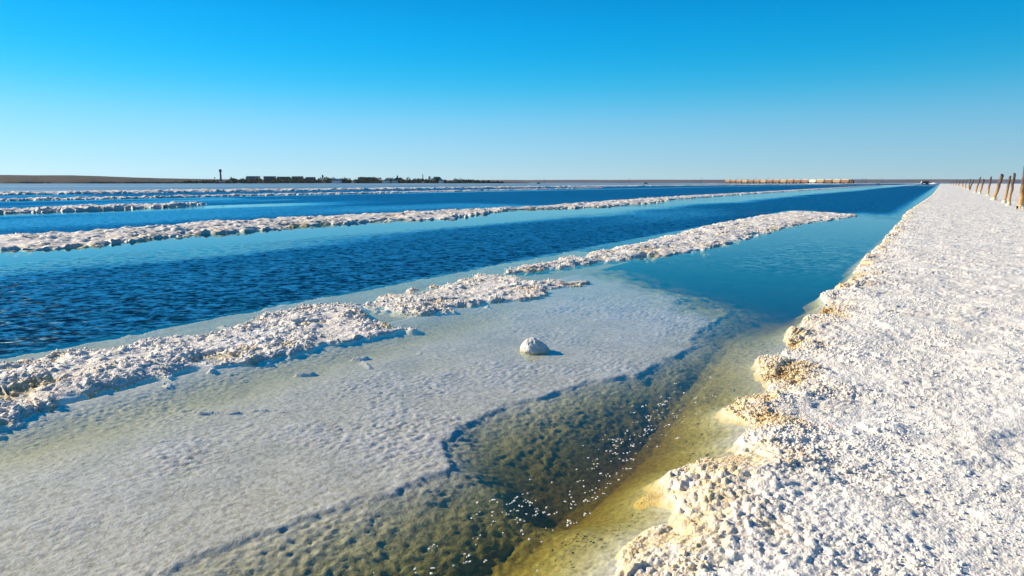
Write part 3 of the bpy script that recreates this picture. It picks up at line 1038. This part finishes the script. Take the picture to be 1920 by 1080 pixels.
def house(u, dpt, w_, h_, label, roofm):
    t = empty('house', at(u, dpt, 0))
    face_cam(t)
    MB().box((0, 3.5, h_ * .3), (w_, 7, h_ * .6)).build('wall', M_WHITEW, t)
    MB().prism([(-w_ / 2 - .4, 0), (w_ / 2 + .4, 0), (w_ / 2 - 1.5, h_ * .4), (-w_ / 2 + 1.5, h_ * .4)], -.4, 7.4, (0, 0, h_ * .6 + .02)).build('roof', roofm, t)
    for q in range(max(2, int(w_ / 3.5))):
        MB().box((-w_ / 2 + 1.7 + q * 3.4, -.03, h_ * .33), (1.2, .1, 1.2)).build('window', M_GLASS, t)
    MB().box((w_ / 2 - 1.2, -.03, 1.1), (1.0, .1, 2.1)).build('door', M_BRICK, t)
    tag(t, label, 'house', 'low far houses of the town')


house(-334, 1235, 18, 8.0, 'low far shed with a blue roof and white end among the trees', M_BLUE)
house(-238, 1225, 12, 6.6, 'low far house with pale grey roof below the turret house, left of two', M_ROOF)
house(-222, 1225, 11, 6.2, 'low far house with pale grey roof below the turret house, right of two', M_ROOF)
house(-135, 1235, 9, 6.6, 'small pale far house right of the industrial hall', M_ROOF)
house(-556, 1235, 6, 5.6, 'small white far house just right of the tall water tower', M_ROOF)

# ------------------------------------------------------------------ train
TA, TB = np.array([-238.8, 873.3]), np.array([-79.7, 762.7])
tdir = (TB - TA) / np.linalg.norm(TB - TA)
tang = math.atan2(tdir[1], tdir[0])
NW = 18
pitch = np.linalg.norm(TB - TA) / NW
me = MB().box((0, 0, 0.25), (260, 5.0, .5)).build('rail_embankment', M_PLAIN)
mid_ = (TA + TB) / 2
me.location = (mid_[0], mid_[1], 0.03)
me.rotation_euler = (0, 0, tang)
tag(me, 'low pale embankment carrying the far railway', kind='structure')


def make_wagon(bodym):
    w = empty('hopper_wagon', (0, 0, 0))
    L = pitch - .55
    MB().box((0, 0, 1.05), (L, 2.2, .22)).build('underframe', M_STEEL, w)
    bd = MB().prism([(-L * .30, 1.2), (L * .30, 1.2), (L * .49, 2.2), (L * .49, 3.9), (-L * .49, 3.9), (-L * .49, 2.2)], -1.5, 1.5).build('body', bodym, w)
    for q in range(5):
        for sy in (-1.54, 1.54):
            MB().box((-L * .4 + q * L * .2, sy, 3.0), (.12, .08, 1.7)).build('rib', bodym, bd)
    cg = MB().prism([(-L * .47, 0), (L * .47, 0), (L * .25, .55), (.3, .42), (-L * .22, .62)], -1.35, 1.35, (0, 0, 3.9)).build('salt_load', M_CARGO, w)
    for q in (-.33, .33):
        bg_ = MB().box((q * L, 0, .62), (1.9, 1.7, .3)).build('bogie', M_STEEL, w)
        for e in (-.6, .6):
            MB().cyl((q * L + e, 0, .45), .45, .45, 1.75, 12, 'Y').build('wheel', M_STEEL, bg_)
    MB().box((L * .5 + .15, 0, 1.05), (.5, .25, .25)).build('coupler', M_STEEL, w)
    return w


mats = [M_RUST, M_TAN, M_RUST2, M_TAN, M_PALEG]
cnames = ['rust red', 'tan', 'dark brown', 'sandy tan', 'pale green']
ordn = ['first', 'second', 'third', 'fourth', 'fifth', 'sixth', 'seventh', 'eighth', 'ninth', 'tenth', 'eleventh', 'twelfth', 'thirteenth',
        'fourteenth', 'fifteenth', 'sixteenth', 'seventeenth', 'last']
protos = {}
order = [0, 1, 2, 1, 4, 0, 2, 0, 1, 0, 2, 1, 0, 2, 1, 0, 2, 0]
for i in range(NW):
    kx = order[i]
    if kx not in protos:
        w = protos[kx] = make_wagon(mats[kx])
    else:
        w = copy_tree(protos[kx])
    p = TB - tdir * pitch * (i + .5)
    w.location = (p[0], p[1], .53)
    w.rotation_euler = (0, 0, tang)
    tag(w, '%s salt hopper wagon on the far railway, %s behind the dark locomotive' % (cnames[kx], ordn[i]), 'wagon', 'hopper wagons of the far train')

lo_ = empty('locomotive', (TB[0] + tdir[0] * 2.3, TB[1] + tdir[1] * 2.3, .53))
lo_.rotation_euler = (0, 0, tang)
MB().box((0, 0, 1.05), (4.0, 2.4, .3)).build('chassis', M_STEEL, lo_)
MB().box((-.9, 0, 2.5), (2.0, 2.6, 2.6)).build('cab', M_STEEL, lo_, .08)
MB().box((1.05, 0, 2.05), (1.8, 2.0, 1.7)).build('engine_hood', M_STEEL, lo_, .08)
MB().cyl((1.2, 0, 3.1), .16, .16, .5, 8).build('exhaust', M_STEEL, lo_)
for sy in (-1.32, 1.32):
    MB().box((-.9, sy, 3.1), (1.2, .05, .7)).build('window', M_GLASS, lo_)
for e in (-1.2, 1.2):
    MB().cyl((e, 0, .5), .5, .5, 1.8, 12, 'Y').build('wheel', M_STEEL, lo_)
tag(lo_, 'small black locomotive at the right end of the far train', 'locomotive')

# ------------------------------------------------------------------ poles, vehicles, salt piles on the far shore
pole0 = None
plab = ['leftmost of the row, well left of the train', 'between the leftmost pole and the train', 'just left of the train',
        'behind the left part of the train, leftmost there', 'behind the left part of the train, second there', 'behind the left part of the train, third there',
        'right of the locomotive, left one of a close pair', 'right of the locomotive, right one of a close pair', 'rightmost of the row, right of the close pair']
for (x, y, h_), lb in zip([(-434, 732, 6.2), (-341, 794, 7.0), (-262, 846, 7.7), (-223, 872, 7.7), (-203, 885, 8.1), (-189, 894, 7.7), (-86, 962, 7.7), (-82.7, 964.6, 7.4), (-65, 976, 7.7)], plab):
    if pole0 is None:
        pole0 = o = empty('utility_pole', (x, y, 0))
        MB().cyl((0, 0, 3.9), .16, .11, 7.8, 8).build('shaft', M_BARK, o)
        MB().box((0, 0, 7.2), (1.8, .14, .14)).build('crossarm', M_BARK, o)
        for e in (-.8, 0, .8):
            MB().cyl((e, 0, 7.4), .06, .05, .2, 6).build('insulator', M_WHITEW, o)
    else:
        o = copy_tree(pole0)
    o.location = (x, y, 0.02)
    o.scale = (1, 1, h_ / 7.8)
    o.rotation_euler = (0, 0, R(25))
    tag(o, 'thin far utility pole, ' + lb, 'utility pole', 'poles along the far railway')

t = empty('truck', (-14.8, 825, .02))
t.rotation_euler = (0, 0, R(14))
MB().box((.3, 0, .75), (6.6, 1.9, .25)).build('chassis', M_STEEL, t)
cb = MB().prism([(-3.5, .9), (-1.7, .9), (-1.7, 3.0), (-2.9, 3.0), (-3.4, 2.1)], -1.15, 1.15).build('cab', M_WHITEW, t)
for sy in (-1.17, 1.17):
    MB().box((-2.4, sy, 2.35), (.9, .04, .65)).build('window', M_GLASS, cb)
MB().prism([(-1.4, 1.0), (3.4, 1.0), (3.7, 2.9), (-1.4, 2.9)], -1.25, 1.25).build('tipper_body', M_STEEL, t)
for e in (-2.5, 1.4, 2.6):
    for sy in (-.95, .95):
        MB().cyl((e, sy, .5), .5, .5, .32, 14, 'Y').build('wheel', M_STEEL, t)
tag(t, 'white cabbed truck with a dark tipper body where bank meets horizon', 'truck')


def car(loc, label):
    t = empty('car', loc)
    t.rotation_euler = (0, 0, R(30))
    MB().prism([(-2.1, .35), (2.1, .35), (2.1, .85), (1.3, .95), (-2.0, .95)], -.85, .85).build('body', M_STEEL, t)
    cb = MB().prism([(-1.8, .96), (1.0, .96), (.4, 1.5), (-1.5, 1.5)], -.75, .75).build('cabin', M_STEEL, t)
    for sy in (-.77, .77):
        MB().prism([(-1.5, 1.02), (.7, 1.02), (.3, 1.42), (-1.35, 1.42)], sy - .01, sy + .01).build('window', M_GLASS, cb)
    for e in (-1.35, 1.3):
        for sy in (-.75, .75):
            MB().cyl((e, sy, .33), .33, .33, .22, 12, 'Y').build('wheel', M_STEEL, t)
    tag(t, label, 'car', 'dark cars on the far salt plain')


car((-362.4, 599.6, .02), 'dark far car on the salt plain, left one, nearer the town')
car((-265.9, 663.5, .02), 'dark far car on the salt plain, right one, nearer the train')


def salt_pile(x, y, r, h, label, seed):
    a = np.linspace(0, 2 * np.pi, 49)
    q = np.linspace(0, 1.15, 16)
    A, Q = np.meshgrid(a, q)
    rr = r * Q * (1 + .18 * vnoise(np.cos(A) * 1.7 + 5, np.sin(A) * 1.7, seed))
    Zp = h * np.clip(1 - Q, -.1, 1) ** 1 * (1 + .2 * vnoise(np.cos(A) * Q * 3, np.sin(A) * Q * 3, seed + 1))
    o = mesh_obj('salt_pile', grid_mesh('salt_pile', rr * np.cos(A), rr * np.sin(A), Zp, {'stain': np.full(A.shape, .12)}), M_SALT, smooth=True)
    o.location = (x, y, .06)
    tag(o, label, 'salt pile', 'far salt piles')


salt_pile(-6.1, 763, 3.6, 1.9, 'small pointed white salt pile just right of the truck', 701)

# ------------------------------------------------------------------ wooden posts on the bank
def bank_z(x, y):
    return 0.085


def post(loc, off, top, w, label, seed):
    rn = random.Random(seed)
    h = top - loc[2]
    root = empty('wooden_post', loc)
    nseg, rings = 12, 14
    vs_, fs_ = [], []
    for i in range(rings):
        f = i / (rings - 1)
        z = -0.35 + (h + 0.35) * f
        ox, oy = off[0] * (z / h), off[1] * (z / h)
        bow = 0.035 * math.sin(f * math.pi) * rn.choice((-1, 1)) * 0.6
        rad = w * .5 * (1.08 - .22 * f)
        for k_ in range(nseg):
            a_ = 2 * math.pi * k_ / nseg
            r_ = rad * (1 + .14 * mnoise.noise(Vector((math.cos(a_) * 1.6, math.sin(a_) * 1.6 + seed, z * .7))))
            zz = z + (.10 * w / .2 * math.cos(a_ + seed) if i == rings - 1 else 0)
            vs_.append((ox + bow + r_ * math.cos(a_), oy + r_ * math.sin(a_), zz))
    for i in range(rings - 1):
        for k_ in range(nseg):
            a_, b_ = i * nseg + k_, i * nseg + (k_ + 1) % nseg
            fs_.append((a_, b_, b_ + nseg, a_ + nseg))
    fs_.append(tuple((rings - 1) * nseg + k_ for k_ in range(nseg)))
    me = bpy.data.meshes.new('shaft')
    me.from_pydata(vs_, [], fs_)
    o = mesh_obj('shaft', me, M_WOOD, root)
    for p in me.polygons[:-1]:
        p.use_smooth = True
    # lumpy salt collar grown round the foot
    a = np.linspace(0, 2 * np.pi, 33)
    q = np.linspace(0, 1, 10)
    A, Q = np.meshgrid(a, q)
    ca, sa = np.cos(A), np.sin(A)
    rr = w * (.5 + .75 * Q ** 1.4) * (1 + .25 * vnoise(ca * 2.2 + seed, sa * 2.2, 5))
    Zc = (.30 * (1 - Q) ** 1.6 - .05) * (1 + .35 * vnoise(ca * 3 + Q * 3, sa * 3 + seed, 8))
    mesh_obj('salt_collar', grid_mesh('salt_collar', rr * ca + off[0] * Zc / h, rr * sa, Zc, {'stain': np.clip(.45 + .4 * vnoise(ca * 2, sa * 2 + Q * 4, 9), 0, 1)}), M_SALT, root, True)
    tag(root, label, 'post', 'old timber posts along the bank')
    return root


PO = [((4.26, 50.8), (-.02, -.01), 2.66, .24, 'tallest thickest weathered post, nearest, at the right picture edge'),
      ((4.11, 57.4), (.13, .08), 2.28, .15, 'slim brown post, second from the right edge, leaning slightly right'),
      ((4.33, 64.8), (.19, .13), 2.15, .15, 'slim post with a yellowish foot, third from the right edge'),
      ((4.16, 74.1), (.45, .30), 2.34, .24, 'thick post leaning strongly right, fourth from the right edge'),
      ((4.84, 97.5), (.12, .08), 2.31, .20, 'upright post with dark top, fifth from the right edge'),
      ((4.76, 115.5), (.34, .23), 2.09, .22, 'leaning post, sixth from the right edge, right one of a crossing pair'),
      ((4.65, 127.2), (.46, .31), 2.47, .22, 'tall leaning post, seventh from the right edge, left one of a crossing pair'),
      ((5.10, 172.0), (.07, .04), 2.34, .24, 'upright post, eighth from the right edge, left half of a far V pair'),
      ((5.25, 172.1), (.55, .35), 2.28, .20, 'leaning post, ninth from the right edge, right half of a far V pair'),
      ((5.55, 218.4), (.25, .16), 2.29, .24, 'far post, tenth from the right edge, leaning a little right'),
      ((5.77, 252.5), (-.07, -.05), 2.40, .25, 'far upright post, eleventh from the right edge'),
      ((5.55, 299.0), (.17, .11), 2.45, .27, 'far post, twelfth from the right edge'),
      ((5.76, 367.4), (.21, .14), 2.60, .30, 'far post, thirteenth from the right edge'),
      ((5.65, 433.5), (.05, .03), 2.60, .32, 'far post, fourteenth from the right edge'),
      ((5.37, 520.0), (.60, .40), 2.70, .34, 'farthest leaning post, at the far end of the row')]
for i, (b_, off, top_, w_, lab) in enumerate(PO):
    post((b_[0], b_[1], 0.09), off, top_, w_ * 1.2, lab, 900 + i * 3)

st_ = MB().cyl((0, 0, .06), .065, .055, .2, 10).build('post_stub', M_STEEL)
st_.location = (4.02, 50.2, .12)
st_.rotation_euler = (R(20), R(8), 0)
tag(st_, 'small dark broken stub at the foot of the nearest post', 'stump')

# ------------------------------------------------------------------ lone salt lump in the shallow channel
bm = bmesh.new()
bmesh.ops.create_icosphere(bm, subdivisions=6, radius=1.0)
for v_ in bm.verts:
    p = v_.co.copy()
    up = max(p.z, 0)
    taper = 1 - .45 * up ** 1.5
    q = Vector((p.x * .165 * taper - .045 * up, p.y * .13 * taper + .005 * up, p.z * .140 if p.z > 0 else p.z * .07))
    nn_ = mnoise.noise(p * 1.9 + Vector((3, 1, 7))) * .014 + mnoise.noise(p * 5 + Vector((9, 2, 1))) * .006 + mnoise.noise(p * 13) * .003
    cell = mnoise.voronoi(p * 6)[0][0]
    q += p * (nn_ - .003 * cell + .003)
    v_.co = q
me = bpy.data.meshes.new('salt_lump')
bm.to_mesh(me)
bm.free()
z_ = np.zeros(len(me.vertices) * 3)
me.vertices.foreach_get('co', z_)
z_ = z_.reshape(-1, 3)
a = me.attributes.new('stain', 'FLOAT', 'POINT')
a.data.foreach_set('value', np.clip(.12 + .75 * np.exp(-np.maximum(z_[:, 2], 0) / .02) * .6, 0, 1).astype(np.float32))
rk = mesh_obj('salt_lump', me, M_RIDGE, smooth=True)
rk.location = (-3.33, 5.46, -.005)
rk.rotation_euler = (0, 0, R(33.5))
rk.scale = (.92, .92, .95)
tag(rk, 'lone cream salt lump standing in the calm shallow water', 'salt lump')

# ------------------------------------------------------------------ floating salt flakes
rn = random.Random(5)
verts, faces = [], []
spots = [(-1.62, 4.25, .13, .32, 105), (-1.60, 3.60, .09, .30, 60), (-1.58, 3.0, .10, .30, 22), (-1.66, 2.62, .13, .14, 60), (-1.48, 2.75, .10, .4, 40),
         (-1.42, 3.9, .09, .6, 45), (-1.75, 2.2, .12, .15, 26), (-1.6, 5.0, .12, .4, 22)]
for (cx, cy, sx, sy, k_) in spots:
    for _ in range(k_):
        if rn.random() < .45 or _ == 0:
            x, y = rn.gauss(cx, sx), rn.gauss(cy, sy)
        else:
            x, y = x + rn.gauss(0, .012), y + rn.gauss(0, .026)
        if x > np.interp(y, bank_y, bank_x) - .12:
            continue
        r_ = rn.uniform(.002, .0055) * (1.6 if rn.random() < .12 else 1)
        el = rn.uniform(1, 2.1)
        a0 = rn.uniform(0, 6.28)
        nn_ = rn.choice((5, 6, 7))
        k0 = len(verts)
        zt = .0012 + rn.uniform(0, .0022)
        for lvl, zz in ((1.0, -.001), (.82, zt)):
            for q in range(nn_):
                a_ = a0 + 2 * math.pi * q / nn_
                rad = r_ * lvl * (.8 + .4 * ((q * 7919 + k0) % 10) / 10)
                u_, w_ = rad * el * math.cos(a_ - a0), rad * math.sin(a_ - a0)
                verts.append((x + u_ * math.cos(a0) - w_ * math.sin(a0), y + u_ * math.sin(a0) + w_ * math.cos(a0), zz))
        for q in range(nn_):
            faces.append((k0 + q, k0 + (q + 1) % nn_, k0 + nn_ + (q + 1) % nn_, k0 + nn_ + q))
        faces.append(tuple(k0 + nn_ + q for q in range(nn_)))
me = bpy.data.meshes.new('floating_salt_flakes')
me.from_pydata(verts, [], faces)
tag(mesh_obj('floating_salt_flakes', me, M_SALT), 'scatter of tiny white salt flakes floating on the dark olive water', 'salt flakes', kind='stuff')

# ------------------------------------------------------------------ dry air between here and the far shore
hz = MB().box((0, 1500, 12.4), (17000, 14000, 34.8)).build('haze', None)
m = bpy.data.materials.new('air')
m.use_nodes = True
nt = m.node_tree
nt.nodes.remove(nt.nodes['Principled BSDF'])
pv = nt.nodes.new('ShaderNodeVolumePrincipled')
pv.inputs['Color'].default_value = (.80, .88, 1.0, 1)
pv.inputs['Density'].default_value = 3e-5
nt.links.new(pv.outputs[0], nt.nodes['Material Output'].inputs['Volume'])
hz.data.materials.append(m)
tag(hz, 'thin dry haze over the whole plain', kind='stuff')
